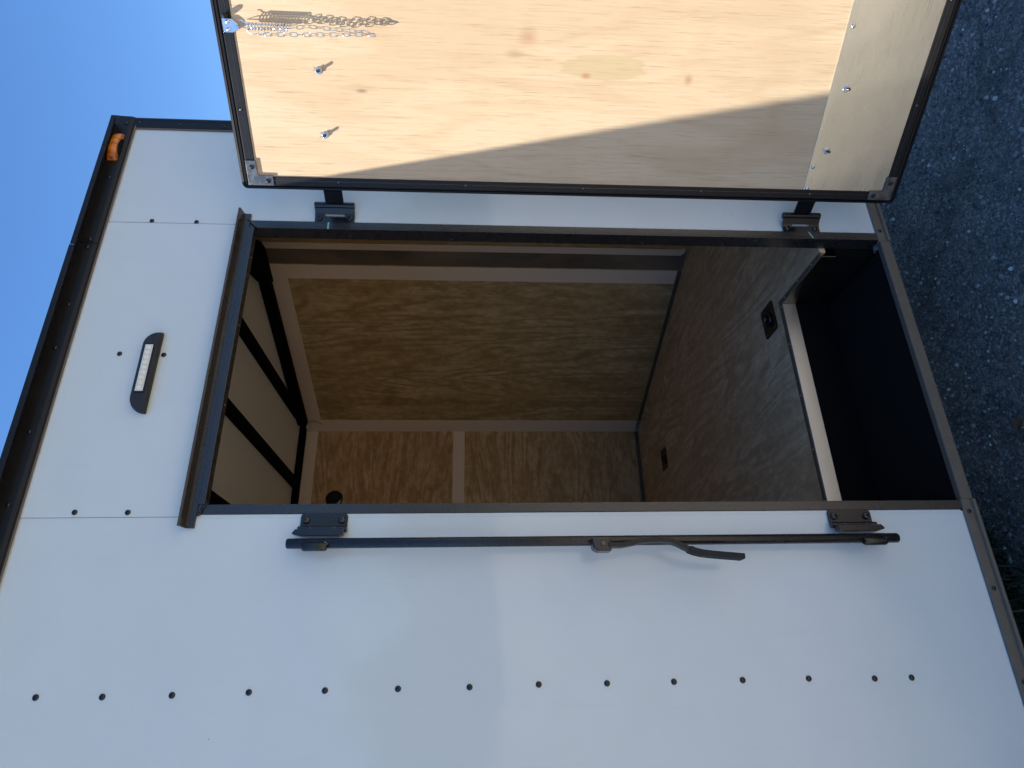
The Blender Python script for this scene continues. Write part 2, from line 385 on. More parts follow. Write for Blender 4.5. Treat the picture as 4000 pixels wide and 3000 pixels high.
# outer skin: three sheets
SK = .004
a = MB(); a.box(XR, .353, 0, SK, .375, 2.66); part(a, 'side_panel', 'white', bevel=.0006)
a = MB(); a.box(.3515, 1.1745, -.0012, SK-.001, 2.222, 2.66); part(a, 'side_panel', 'white', bevel=.0005)
a = MB(); a.xz([(1.1735,2.218),(1.187,2.218),(1.187,.375),(1.55,.375),(1.55,2.66),(1.1735,2.66)], 0, SK); part(a, 'side_panel', 'white', bevel=.0005)
a = MB(); a.box(.3508,.3522,-.0008,.001,2.25,2.622); part(a, 'panel_seam', 'sealant')
a = MB(); a.box(1.1742,1.1757,-.0010,.001,2.25,2.624); part(a, 'panel_seam', 'sealant')
# sealant bead round the frame
a = MB(); a.box(.348,.3555,-.0008,.0005,.402,2.222); part(a, 'sealant_bead', 'white')
# V nose outside, rear wall, far side, roof, belly
nose = [(1.56,.0),(1.975,.98),(1.975,1.28),(1.56,2.30)]
a = MB()
for p, q in zip(nose, nose[1:]): a.slab(p, q, .375, 2.66, .005)
part(a, 'nose_panel', 'white')
a = MB(); a.box(XR, 1.56, 2.296, 2.30, .375, 2.66); part(a, 'far_side_panel', 'white')
a = MB(); a.box(XR-.004, XR, 0, 2.30, .375, 2.66); part(a, 'rear_panel', 'white')
a = MB(); a.yz([(.0,2.662),(.0,2.678),(1.15,2.715),(2.3,2.678),(2.3,2.662)], XR, 1.555)
a.xy([(1.556,.0),(1.985,.985),(1.985,1.275),(1.556,2.3)], 2.662, 2.68); part(a, 'roof', 'white')
a = MB(); a.box(XR, 1.2, .33, 2.29, .32, .37); a.box(XR,1.45,.40,.46,.27,.335); a.box(XR,1.55,2.2,2.26,.26,.365)
for xx in (-2.4,-1.8,-1.2,-.6,0,.2): a.box(xx,xx+.04,.46,2.2,.28,.32)
part(a, 'chassis', 'black')

# top cove trim in two lengths
def cove(x0, x1, dz=0):
    a = MB()
    a.yz([(0,2.608),(-.004,2.608),(-.0045,2.612),(-.0075,2.6135),(-.010,2.622),(-.0115,2.655),(-.0135,2.6635),(-.012,2.668+dz),(0,2.678+dz)], x0, x1)
    return part(a, 'top_trim', 'black', bevel=.0006)
def gutter(x0, x1, dz=0):
    a = MB(); a.yz([(-.0125,2.6640),(-.0380,2.6470),(-.0425,2.6465),(-.0430,2.6590+dz),(-.0415,2.6600+dz),(-.0410,2.6500),(-.0125,2.6672)], x0, x1)
    return part(a, 'roof_gutter', 'black', bevel=.0004)
gutter(XR, 1.067, .0012); gutter(1.0685, 1.530)
cove(XR, 1.096, .0015); cove(1.098, 1.561)
a = MB(); a.box(XR, 1.558, -.0052, -.0038, 2.6055, 2.609); part(a, 'trim_lip', 'brown')
# front corner trim
a = MB(); a.xy([(1.521,0),(1.521,-.003),(1.526,-.005),(1.545,-.006),(1.556,-.008),(1.563,-.004),(1.590,.06),(1.584,.06),(1.556,.0)], .372, 2.6635)
part(a, 'corner_trim', 'black', bevel=.0006)
a = MB(); a.box(1.5188,1.5225,-.004,-.0005,.40,2.606); part(a, 'trim_lip', 'brown')
# bottom trim each side of the doorway
def skirt(x0, x1):
    a = MB(); a.yz([(0,.397),(-.003,.398),(-.006,.394),(-.007,.378),(-.004,.3755),(-.004,.3725),(-.010,.370),(-.011,.364),(-.009,.361),(0,.361)], x0, x1)
    return part(a, 'bottom_trim', 'sill', bevel=.0005)
skirt(XR, .3805); skirt(1.158, 1.562)

# doorway frame
a = MB()
a.box(.3565,.3785,-.004,.042,.392,2.222)
part(a, 'door_jamb', 'black_satin', bevel=.001)
a = MB(); a.box(1.1630,1.1885,-.004,.042,.392,2.222); part(a, 'door_jamb', 'black_satin', bevel=.001)
a = MB(); a.box(.3787,1.1628,-.006,.020,2.208,2.2235); part(a, 'door_header', 'black_satin', bevel=.001)
# weld lumps in the corners
for (x0,z0,x1,z1) in ((.352,2.218,.381,2.203),(1.192,2.229,1.163,2.204)):
    a = MB(); pts = []
    for i in range(15):
        u = i/14; pts.append((x0+(x1-x0)*u+random.uniform(-.0016,.0016), -.0055+random.uniform(-.0008,.0008), z0+(z1-z0)*u+random.uniform(-.0016,.0016)))
    a.tube(pts, [.0025+.0016*random.random() for _ in pts], 8)
    part(a, 'weld_bead', 'black_gloss', smooth=True)
# drip rail
a = MB()
a.yz([(-.0005,2.2245),(-.0035,2.2245),(-.0035,2.2415),(-.008,2.2425),(-.029,2.2460),(-.0305,2.2500),(-.0322,2.2492),(-.031,2.2440),(-.009,2.2405),(-.0055,2.2375),(-.0055,2.2225),(-.0005,2.2225)][::-1], .3245, 1.2095)
part(a, 'drip_rail', 'black_satin', bevel=.0003)
# sill strip and step well
a = MB(); a.yz([(-.004,.3945),(-.0065,.392),(-.0065,.3655),(0,.363),(.012,.363),(.012,.3945)], .381, 1.1575); part(a, 'door_sill', 'sill', bevel=.0008)
a = MB(); a.box(.345,1.150,.0125,.330,.372,.386); part(a, 'step_tread', 'black_tread', bevel=.001)
a = MB(); a.box(.345,1.1375,.316,.330,.3865,.512); part(a, 'step_riser', 'black_flat', bevel=.001)
for q0, q1 in ((1.138,1.21),(.29,.3445)):
    a = MB(); a.box(q0,q1,.0425,.330,.3865,.5345 if q0 > 1.2 else .5075); part(a, 'step_cheek', 'black_flat', bevel=.001)
a = MB(); a.box(.345,1.1348,.3115,.3155,.508,.5525); part(a, 'step_nosing', 'alu', bevel=.001)
a = MB(); a.box(1.1350,1.1378,.044,.3155,.508,.5525); part(a, 'step_nosing', 'alu_shade', bevel=.001)
a = MB(); a.box(.345,1.1345,.3118,.330,.5532,.5562); part(a, 'floor_edging', 'brown', bevel=.0006)
a = MB(); a.box(1.1352,1.151,.044,.330,.5531,.5563); part(a, 'floor_edging', 'brown', bevel=.0006)
# floor
a = MB()
a.xy([(XR+.03,.045),(.33,.045),(.33,.3302),(1.1512,.3302),(1.1512,.045),(1.45,.045),(1.90,1.0),(1.90,1.15),(1.45,2.28),(XR+.03,2.28)], .537, .555)
part(a, 'plywood_floor', 'ply_floor')
# inner linings
A0, A1 = (1.443,2.178), (1.842,1.140)
N1, B0, B1 = (1.874,1.060), (1.871,1.008), (1.43,.046)
a = MB(); a.box(XR+.02,1.402,2.262,2.274,.556,1.6745); part(a, 'far_wall_panel', 'ply_level')
a = MB(); a.box(XR+.02,1.402,2.262,2.274,1.6750,2.62); part(a, 'far_wall_panel', 'ply_level')
a = MB(); a.slab(A0, A1, .556, 2.62, .010); part(a, 'nose_wall_panel', 'ply_up')
a = MB(); a.slab(B0, B1, .556, 2.62, .010); part(a, 'nose_wall_panel', 'ply_up')
a = MB(); a.slab(A1, N1, .556, 2.60, .006); part(a, 'nose_plate', 'nose')
a = MB(); a.box(XR+.02,.345,.044,.054,.556,2.62); part(a, 'near_wall_panel', 'ply_level')
a = MB(); a.box(.345,1.19,.044,.054,2.235,2.62); part(a, 'near_wall_panel', 'ply_level')
a = MB(); a.box(1.195,1.432,.044,.054,.556,2.62); part(a, 'near_wall_panel', 'ply_level')
a = MB(); a.box(XR+.02,XR+.03,.05,2.26,.556,2.62); part(a, 'rear_wall_lining', 'ply_level')
a = MB(); a.xy([(XR+.02,.03),(1.45,.03),(1.90,.99),(1.90,1.20),(1.44,2.29),(XR+.02,2.29)], 2.637, 2.645); part(a, 'ceiling_panel', 'ceiling')
# battens
def strip(mb, name='batten', mat='batten'): return part(mb, name, mat, bevel=.0006)
a = MB(); a.box(XR+.03,1.401,2.2590,2.2620,1.641,1.711); strip(a)
a = MB(); a.box(XR+.03,1.399,2.2585,2.2620,2.531,2.600); strip(a)
a = MB(); a.slab((1.400,2.2605),(1.4435,2.178), .577, 2.60, .003); strip(a)
def along(p, q, u, off=0):
    p = Vector(p); q = Vector(q); d = (q-p).normalized(); nrm = Vector((d.y,-d.x)); r = p + d*u + nrm*off
    return (r.x, r.y)
LA = (Vector(A1)-Vector(A0)).length
# nose wall A: camera side is the side facing -x/-y
a = MB(); a.slab(along(A0,A1,.002,.003), along(A0,A1,LA-.002,.003), 2.503, 2.580, .0028); strip(a)
a = MB(); a.slab(along(A0,A1,LA-.082,.0035), along(A0,A1,LA-.004,.0035), .577, 2.502, .0030); strip(a)
a = MB(); a.slab(N1, along(N1,B0,.046), .577, 2.60, .003); a.slab(along(N1,B0,.0,.003), along(N1,B0,.046,.003), .577, 2.60, .003); strip(a)
# cove along the floor
a = MB(); a.box(XR+.03,1.398,2.256,2.2615,.5555,.578); strip(a, 'floor_cove', 'brown')
a = MB(); a.slab(along(A0,A1,.002,.006), along(A0,A1,LA-.002,.006), .5555, .5745, .005); strip(a, 'floor_cove', 'brown')
# roof bows and wall tubes
for x0, x1 in ((1.418,1.463),(1.036,1.081),(.646,.691),(.262,.307),(-.122,-.077),(-.50,-.455),(-.9,-.855),(-1.3,-1.255),(-1.7,-1.655),(-2.1,-2.055)):
    a = MB(); a.box(x0,x1,.06,2.222 if x0 < 1.4 else 2.10,2.600,2.6365); part(a, 'roof_bow', 'black_flat', bevel=.003)
a = MB(); a.box(XR+.03,1.44,2.222,2.2615,2.601,2.6362); part(a, 'roof_rail', 'black_flat', bevel=.003)
a = MB(); a.slab(along(A0,A1,-.01,.040), along(A0,A1,LA+.01,.040), 2.581, 2.6358, .037); part(a, 'roof_rail', 'black_flat', bevel=.003)
a = MB(); a.slab(along(B0,B1,-.01,.035), along(B0,B1,1.0,.035), 2.581, 2.6356, .034); part(a, 'roof_rail', 'black_flat', bevel=.003)
a = MB(); a.xy([(1.70,.93),(1.86,.99),(1.872,1.06),(1.835,1.15),(1.80,1.235),(1.765,1.18)], 2.572, 2.634); part(a, 'nose_gusset', 'black_flat', bevel=.003)
# a stray wire by the corner
a = MB(); a.tube([(1.418,2.20,2.61),(1.43,2.185,2.58),(1.436,2.176,2.55),(1.43,2.18,2.52),(1.42,2.195,2.50)], .0012, 6); part(a, 'loose_wire', 'black_plastic', smooth=True)
# round plastic wall vent
a = MB(); a.lathe([(.050,0),(.050,.004),(.046,.010),(.034,.013),(.032,.010),(.0,.009)], 32, '-y', (.980,2.2585,2.397)); part(a, 'wall_vent', 'black_gloss', smooth=True)

# ---- rivets
mt, t, b = newmat('kick_plate_aluminium', (.78,.74,.60), .30, 1.0)
v = coords(t); n_ = noise(t, v, 4, 3, .5)
t.links.new(mixc(t, maprange(t, n_, .35, .7, 0, 1), (.82,.80,.70), (.74,.725,.61)), b.inputs['Base Color'])
t.links.new(maprange(t, noise(t, coords(t, (8,8,250)), 2, 3, .6), .3, .8, .26, .42), b.inputs['Roughness'])
bump(t, b, noise(t, v, 5.0, 2, .4), .3, .015); M['kick'] = mt
def dome(r, h, hole=True):
    p = [(r,0),(r*1.0,h*.25),(r*.82,h*.72),(r*.5,h*.97)]
    if hole: p += [(r*.34,h),(r*.26,h*.7),(0,h*.7)]
    else: p += [(0,h*1.05)]
    a = MB(); a.lathe(p, 16, '-y'); return a
rv0 = dome(.0064,.0030).build('rivet', ['black_gloss'], trailer, P(-.013,-.0002,2.474), smooth=True)
wall_rivets = [(-.015,2.344),(-.015,2.207),(-.013,2.054),(-.013,1.900),(-.013,1.750),(-.013,1.601),(-.011,1.455),(-.012,1.309),(-.012,1.164),(-.012,1.013),(-.012,.866),(-.015,.718),(-.015,.634),
   (.363,2.492),(.362,2.376),(.765,2.484),(.763,2.376),(1.182,2.491),(1.181,2.370)]
copies(rv0, trailer, [P(x,-.0002 if not .354 < x < 1.17 else -.0014,z) for x, z in wall_rivets])
rv1 = dome(.0052,.0028).build('rivet', ['black_gloss'], trailer, P(1.541,-.0055,2.599), smooth=True)
copies(rv1, trailer, [P(*q) for q in ((1.537,-.0055,2.481),(1.534,-.0055,2.351),(1.534,-.0055,2.22),(1.534,-.0055,2.08),(1.534,-.0055,.62),(1.534,-.0055,.48),
   (1.531,-.0112,2.632),(1.324,-.0112,2.634),(1.108,-.0112,2.634),(1.081,-.0112,2.634),(.902,-.0112,2.637),(.776,-.0112,2.637),(.553,-.0112,2.637),(.378,-.0112,2.634),(.18,-.0112,2.636),
   (.350,-.0068,.3855),(.169,-.0068,.3855),(-.029,-.0068,.3845),(1.194,-.0068,.3865),(1.40,-.0068,.3865))])
# small zinc screws along the floor edging, the far wall and the header
sc0 = dome(.0030,.0016).build('screw', ['zinc'], trailer, P(1.144,.10,.5563), smooth=True, rot=(R(-90),0,0))
copies(sc0, trailer, [P(x,y,.5562) for x, y in ((1.144,.19),(1.144,.285),(1.128,.321),(.985,.321),(.80,.321),(.62,.321),(.46,.321))], [(R(-90),0,0)]*7)
sc1 = dome(.0032,.0020).build('screw', ['zinc'], trailer, P(1.082,2.262,2.337), smooth=True)
copies(sc1, trailer, [P(1.083,2.262,z) for z in (2.135,1.948,1.541,1.368,1.171,.972,.784,.596)])
hs = dome(.0034,.0026).build('screw', ['steel'], trailer, P(.855,.008,2.2078), smooth=True, rot=(R(90),0,0))
copies(hs, trailer, [P(.63,.008,2.2078), P(1.07,.008,2.2078)], [(R(90),0,0)]*2)
js = dome(.0034,.0026).build('screw', ['steel'], trailer, P(1.1628,.030,1.95), smooth=True, rot=(0,0,R(-90)))
copies(js, trailer, [P(1.1628,.032,z) for z in (1.66,1.37,1.10,.86,.66)], [(0,0,R(-90))]*5)
# chalk marks and scuffs
a = MB(); a.box(1.1635,1.1865,-.0046,-.0036,2.004,2.0085); part(a, 'paint_mark', 'chalk')
a = MB(); a.xz([(1.165,.598),(1.166,.594),(1.186,.603),(1.188,.608)], -.0046, -.0036); part(a, 'paint_mark', 'chalk')

# ---- tie-down rings sunk in the floor
def tie(x, y, rz):
    e = MB()
    hx, hy, r = .057,.046,.012
    outl = []
    for cx, cy, a0 in ((hx-r,hy-r,0),(-hx+r,hy-r,90),(-hx+r,-hy+r,180),(hx-r,-hy+r,270)):
        for k in range(5): outl.append((cx+r*math.cos(R(a0+k*22.5)), cy+r*math.sin(R(a0+k*22.5))))
    # plate with dished pan
    n = len(outl); e0 = [e.bm.verts.new((px,py,0)) for px,py in outl]; e1 = [e.bm.verts.new((px,py,.003)) for px,py in outl]
    e2 = [e.bm.verts.new((.033*math.cos(math.atan2(py,px)), .033*math.sin(math.atan2(py,px)), .003)) for px,py in outl]
    e3 = [e.bm.verts.new((.024*math.cos(math.atan2(py,px)), .024*math.sin(math.atan2(py,px)), .0006)) for px,py in outl]
    for A, B in ((e0,e1),(e1,e2),(e2,e3)):
        for k in range(n): e.bm.faces.new((A[k],A[(k+1)%n],B[(k+1)%n],B[k]))
    e.bm.faces.new(e3)
    o = e.build('tie_down', 'black_gloss', trailer, P(x,y,.555), smooth=True, rot=(0,0,rz))
    rg = MB(); rg.tube([(.021*math.cos(R(q)), .021*math.sin(R(q)), .0075) for q in range(0,360,12)], .0038, 8, closed=True)
    rg.build('ring', 'steel', o, (0,0,0), smooth=True)
    for sx in (-1,1):
        for sy in (-1,1):
            s_ = MB(); s_.lathe([(.0035,.003),(.0028,.0046),(0,.0050)], 10, 'z', (sx*.045,sy*.035,0)); s_.build('screw','steel',o,(0,0,0),smooth=True)
    return o
tie(1.130,.413,R(2)); tie(1.068,1.795,0)

# ---- scene light over the door
def dshape(k=1.0, n=9, x0=.603, x1=.822, z0=2.384, z1=2.426):
    pts = [(x0,z0),(x1,z0)]
    rx, rz = .034, (z1-z0)
    pts = []
    for i in range(n): 
        a_ = R(90*i/(n-1)); pts.append((x1-rx+rx*math.cos(a_), z0+.004+(rz-.004)*math.sin(a_)))
    for i in range(n):
        a_ = R(90+90*i/(n-1)); pts.append((x0+rx+rx*math.cos(a_), z0+.004+(rz-.004)*math.sin(a_)))
    pts += [(x0,z0),(x1,z0)]
    cx, cz = (x0+x1)/2, (z0+z1)/2
    return [(cx+(x-cx)*k, cz+(z-cz)*(k if k == 1 else k*.9)) for x, z in pts]
a = MB(); o1 = [a.bm.verts.new((x,-.0013,z)) for x, z in dshape(1.015)]; o2 = [a.bm.verts.new((x,-.010,z)) for x, z in dshape(1.0)]; o3 = [a.bm.verts.new((x,-.021,z)) for x, z in dshape(.955)]
n = len(o1)
for A, B in ((o1,o2),(o2,o3)):
    for k in range(n): a.bm.faces.new((A[k],A[(k+1)%n],B[(k+1)%n],B[k]))
a.bm.faces.new(o3); a.bm.faces.new(o1[::-1])
lamp = part(a, 'porch_light', 'black_plastic', bevel=.0012)
a = MB(); a.box(.650,.785,-.0232,-.0205,2.3935,2.4165); a.build('lamp_bezel', 'black_gloss', lamp, (0,0,0), bevel=.001)
a = MB(); a.box(.654,.781,-.0240,-.0228,2.3955,2.4145); a.build('lamp_lens', 'reflector', lamp, (0,0,0), bevel=.0005)
for i in range(9):
    a = MB(); a.lathe([(.0064,.0001),(.0062,.0016),(.0045,.0020),(.0040,.0012),(.0026,.0011),(.0022,.0018),(0,.0022)], 18, '-y', (.6625+i*.01375,-.0240,2.4050)); a.build('led', 'led', lamp, (0,0,0), smooth=True)
# ---- amber marker lamp on the top trim
a = MB()
xs = [1.386+i*(.098/14) for i in range(15)]
top = []
rings = []
for i, x in enumerate(xs):
    u = i/14; bulge = .008+.013*math.sin(math.pi*u)**.7
    if i in (0,14): bulge = .006
    prof = [(-.011,2.626),(-.011-bulge*.75,2.628),(-.011-bulge,2.634),(-.011-bulge,2.644),(-.011-bulge*.8,2.651),(-.011,2.655)]
    rings.append([a.bm.verts.new((x, y, z)) for y, z in prof])
for A, B in zip(rings, rings[1:]):
    for k in range(5): a.bm.faces.new((A[k],A[k+1],B[k+1],B[k]))
a.bm.faces.new(rings[0][::-1]); a.bm.faces.new(rings[-1])
ml = part(a, 'marker_light', 'amber', smooth=True)
a = MB(); a.xy([(1.402,-.012),(1.41,-.021),(1.435,-.0275),(1.457,-.021),(1.468,-.012)], 2.6245, 2.6275); a.build('lamp_base', 'black_gloss', ml, (0,0,0))
a = MB(); a.lathe([(.0055,.0),(.0055,.009),(.0040,.0095),(.0038,.006),(0,.006)], 14, '-y', (1.392,-.0115,2.637)); a.build('screw', 'steel', ml, (0,0,0), smooth=True)

# ---- lock bar keepers bolted beside the left jamb
def keeper(zc, flip):
    s_ = -1 if flip else 1
    a = MB()
    z0, z1 = zc-.053, zc+.053; r = .010
    pts = [(.322,z0),(.3460,z0)] if False else []
    for cx, cz, a0 in ((.3585-r,z1-r,0),):
        pass
    outl = [(.323,z0)] + [(.357-r+r*math.sin(R(q)), z0+r-r*math.cos(R(q))) for q in range(0,91,15)] + [(.357-r+r*math.cos(R(q)), z1-r+r*math.sin(R(q))) for q in range(0,91,15)] + [(.323,z1)]
    a.xz(outl, -.0062, -.0012)
    o = part(a, 'bar_keeper', 'black_bar', bevel=.0008)
    k = MB(); k.tube([(.3175,-.013,z) for z in (zc-.055*1, zc+.055)], .0075, 16)
    k.build('keeper_barrel', 'black_gloss', o, (0,0,0), smooth=True)
    f = MB(); zz = lambda q: zc + s_*q
    f.xz([(.3150,zz(.056)),(.3045,zz(.064)),(.2985,zz(.042)),(.2975,zz(-.038)),(.3020,zz(-.050)),(.3150,zz(-.052))], -.034, -.014)
    f.build('keeper_cam', 'black_gloss', o, (0,0,0), bevel=.0025)
    for q in (-.028,.026):
        g_ = MB(); g_.tube([(.3175,-.013,zc+q-.0012),(.3175,-.013,zc+q+.0012)], .0080, 16); g_.build('keeper_washer', 'steel', o, (0,0,0), smooth=True)
    for q in (-.040,.040):
        h_ = MB(); h_.lathe([(.0090,.006),(.0088,.009),(.0068,.0125),(.0042,.0135),(.0036,.0135),(.0030,.0095),(0,.0095)], 20, '-y', (.3400,0,zc+q))
        h_.build('bolt_head', 'black_satin', o, (0,0,0), smooth=True)
    return o
keeper(1.935, False); keeper(.690, True)
# ---- vertical lock bar with its handle
a = MB(); a.tube([(.2800,-.045,.6115),(.2800,-.045,.6135),(.2800,-.045,1.30),(.2802,-.045,2.000),(.2802,-.045,2.002)], [.0098,.0112,.0112,.0112,.0100], 24)
bar = part(a, 'lock_bar', 'black_bar', smooth=True)
for z0, z1 in ((1.913,1.966),(.646,.700)):
    a = MB(); a.tube([(.2715,-.0535,z0),(.2715,-.0535,z0+.004),(.2715,-.0535,z1-.004),(.2715,-.0535,z1)], [.0075,.0095,.0095,.0075], 16); a.build('bar_sleeve', 'black_bar', bar, (0,0,0), smooth=True)
a = MB()
for (x,z) in ((.2795,1.917),(.2770,1.9145),(.2785,1.9205),(.2755,1.9190)):
    a.lathe([(.0024,0),(.0018,.0014),(0,.0018)], 7, '-y', (x,-.0555,z))
a.box(.2765,.2792,-.0572,-.0556,.646,.657)
a.build('paint_chip', 'scrape', bar, (0,0,0))
a = MB(); a.xz([(.2500,1.293),(.2500,1.322),(.2560,1.333),(.2790,1.337),(.2790,1.294)], -.088, -.056)
hub = a.build('handle_bracket', 'black_gloss', bar, (0,0,0), bevel=.003)
a = MB(); a.lathe([(.0048,.0),(.0046,.003),(0,.004)], 12, '-y', (.266,-.0875,1.312)); a.build('pivot_pin', 'steel', bar, (0,0,0), smooth=True)
ctr = [(.2640,1.300),(.2630,1.285),(.2632,1.268),(.2665,1.248),(.2708,1.228),(.2728,1.205),(.2732,1.180),(.2712,1.160),(.2650,1.143),(.2570,1.128),(.2510,1.117)]
def ribbon(mb, pts, y0, y1, th):
    L = []; Rr = []
    for i, (x, z) in enumerate(pts):
        p0 = Vector(pts[max(0,i-1)]); p1 = Vector(pts[min(len(pts)-1,i+1)]); d = (p1-p0).normalized(); nn = Vector((-d.y,d.x))*th/2
        L.append((x+nn.x, z+nn.y)); Rr.append((x-nn.x, z-nn.y))
    rows = []
    for (lx,lz),(rx_,rz_) in zip(L,Rr):
        rows.append([mb.bm.verts.new(p) for p in ((lx,y0,lz),(rx_,y0,rz_),(rx_,y1,rz_),(lx,y1,lz))])
    for A, B in zip(rows, rows[1:]):
        for k in range(4): mb.bm.faces.new((A[k],A[(k+1)%4],B[(k+1)%4],B[k]))
    mb.bm.faces.new(rows[0][::-1]); mb.bm.faces.new(rows[-1])
a = MB(); ribbon(a, ctr, -.090, -.066, .0095); a.build('handle', 'black_handle', bar, (0,0,0), bevel=.0012)
a = MB(); ribbon(a, [(.2535,1.121),(.2480,1.108),(.2440,1.092),(.2412,1.070),(.2388,1.045),(.2362,1.015),(.2345,1.000)], -.094, -.062, .0125); a.build('handle_grip', 'rubber', bar, (0,0,0), bevel=.003, seg=3)

# ------------------------------------------------------------------ hinges on the wall
def hinge(zc):
    h2 = .0555
    a = MB()
    # leaf folded out from the wall to the barrel, with a slot
    prof = [(1.184,-.0045),(1.203,-.0048),(1.213,-.009),(1.226,-.0235)]
    back = [(x+.0012,y+.0028) for x, y in prof][::-1]
    def leafseg(i, z0, z1):
        (x0,y0),(x1,y1) = prof[i], prof[i+1]
        a.xy([(x0,y0),(x1,y1),(x1+.0018,y1+.003),(x0+.0006,y0+.0033)], z0, z1)
    leafseg(0, zc-h2, zc+h2); leafseg(1, zc-h2, zc-.0275); leafseg(1, zc+.0275, zc+h2); leafseg(2, zc-h2, zc+h2)
    a.xy([(1.2028,-.0050),(1.2062,-.0062),(1.2068,-.0030),(1.2030,-.0018)], zc-.0274, zc+.0274)
    o = part(a, 'hinge', 'black_gloss', bevel=.0005)
    for z0, z1 in ((zc-h2,zc-.0285),(zc+.0285,zc+h2)):
        b_ = MB(); b_.tube([(1.233,-.020,z0),(1.233,-.020,z1)], .0100, 20); b_.build('hinge_barrel', 'black_gloss', o, (0,0,0), smooth=True)
    b_ = MB(); b_.tube([(1.233,-.020,zc-.0280),(1.233,-.020,zc+.0280)], .0098, 20)
    b_.xy([(1.236,-.029),(1.2405,-.027),(1.2535,-.0615),(1.247,-.085),(1.295,-.155),(1.291,-.158),(1.2415,-.086),(1.248,-.0615)], zc-.0255, zc+.0255)
    b_.build('hinge_strap', 'black_gloss', o, (0,0,0), bevel=.0006)
    for q in (-.042,.042):
        h_ = MB(); h_.lathe([(.0080,.005),(.0078,.0075),(.0060,.0100),(.0036,.0105),(.0030,.0080),(0,.0080)], 20, '-y', (1.1985,0,zc+q)); h_.build('bolt_head', 'steel', o, (0,0,0), smooth=True)
hinge(1.990); hinge(.626)

# ------------------------------------------------------------------ the open side door (own local frame: x along the door, -y its inner face)
DE = Vector((.5633,-.8262)); ang = math.atan2(DE.y, DE.x)
W_ = .850
def ring(mb, s0, s1, z0, z1, wdt, y0, y1, wt=None, wb=None):
    wt = wt or wdt; wb = wb or wdt
    mb.box(s0, s0+wdt, y0, y1, z0, z1); mb.box(s1-wdt, s1, y0, y1, z0, z1)
    mb.box(s0+wdt, s1-wdt, y0, y1, z1-wt, z1); mb.box(s0+wdt, s1-wdt, y0, y1, z0, z0+wb)
a = MB()
# outer flange with rounded corners: two ribs
def rrect(s0,s1,z0,z1,r,n=7):
    o_ = []
    for cx,cz,a0 in ((s1-r,z1-r,0),(s0+r,z1-r,90),(s0+r,z0+r,180),(s1-r,z0+r,270)):
        for k in range(n): o_.append((cx+r*math.cos(R(a0+90*k/(n-1))), cz+r*math.sin(R(a0+90*k/(n-1)))))
    return o_
def loft(mb, loops):
    vv = [[mb.bm.verts.new((x,y,z)) for x, z in lp] for lp, y in loops]
    for A, B in zip(vv, vv[1:]):
        for k in range(len(A)): mb.bm.faces.new((A[k],A[(k+1)%len(A)],B[(k+1)%len(A)],B[k]))
    return vv
s0,s1,z0,z1 = -.003, W_, .393, 2.219
lo_ = [(rrect(s0,s1,z0,z1,.014),0.0),(rrect(s0-.0012,s1+.0012,z0-.0012,z1+.0012,.015),-.003),(rrect(s0,s1,z0,z1,.014),-.0115),
       (rrect(s0+.006,s1-.006,z0+.006,z1-.006,.009),-.0125),(rrect(s0+.0075,s1-.0075,z0+.0075,z1-.0075,.008),-.0095),(rrect(s0+.009,s1-.009,z0+.009,z1-.009,.008),-.0125),
       (rrect(s0+.014,s1-.014,z0+.014,z1-.014,.005),-.0120),(rrect(s0+.016,s1-.016,z0+.016,z1-.016,.004),-.008),(rrect(s0+.019,s1-.019,z0+.019,z1-.019,.003),-.008)]
vv = loft(a, lo_); a.bm.faces.new(vv[0]); a.bm.faces.new(vv[-1][::-1])
door = a.build('side_door', 'black', trailer, (1.232,-.093-1.13,0), smooth=True, rot=(0,0,ang))
a = MB(); a.box(.03,W_-.03,.0005,.003,.42,2.19); a.build('door_skin', 'white', door, (0,0,0))
# inner frame channel
CZ0, CZ1, CS0 = .4255, 2.1925, .0125
a = MB(); ring(a, CS0, W_-.0155, CZ0, CZ1, .0235, -.038, -.0075); a.build('door_channel', 'black', door, (0,0,0), bevel=.0012)
a = MB(); ring(a, CS0+.0135, W_-.029, CZ0+.0135, CZ1-.0135, .0012, -.0385, -.0378); a.build('channel_ridge', 'black_satin', door, (0,0,0))
# rubber seal in the step
a = MB(); ring(a, CS0-.0035, W_-.012, CZ0-.0035, CZ1+.0035, .003, -.020, -.0075); a.build('door_seal', 'rubber', door, (0,0,0))
# veneered panel, kick plate
a = MB(); a.box(CS0+.0237, W_-.0393, -.0345, -.009, CZ0+.0237, CZ1-.0237); a.build('wood_panel', 'lauan', door, (0,0,0))
a = MB(); a.box(CS0+.0239, W_-.0395, -.0362, -.0347, CZ0+.0239, .6805); a.build('kick_plate', 'kick', door, (0,0,0), bevel=.0004)
# corner brackets with crushed rivets
def bracket(zt, s_):
    a = MB(); zz = lambda q: zt - s_*q
    a.xz([(.0135,zz(0)),(.0770,zz(0)),(.0765,zz(.0265)),(.0400,zz(.0275)),(.0395,zz(.0655)),(.0135,zz(.0655))], -.0412, -.0384)
    o = a.build('corner_bracket', 'alu_dark', door, (0,0,0), bevel=.0008)
    for sx, q in ((.0600,.0145),(.0255,.0520)):
        h_ = MB(); h_.lathe([(.0062,.0412),(.0060,.0425),(.0046,.0440),(.0036,.0432),(.0030,.0405)], 14, '-y', (sx,0,zz(q)))
        h_.lathe([(.0022,.0405),(.0022,.0462),(.0012,.0464),(.0010,.0450),(0,.0450)], 10, '-y', (sx,0,zz(q)))
        h_.build('rivet', 'zinc_dark', o, (0,0,0), smooth=True)
mt, t, b = newmat('black_aluminium', (.13,.13,.128), .32, .75); v = coords(t); n_ = noise(t, v, 60, 4, .6)
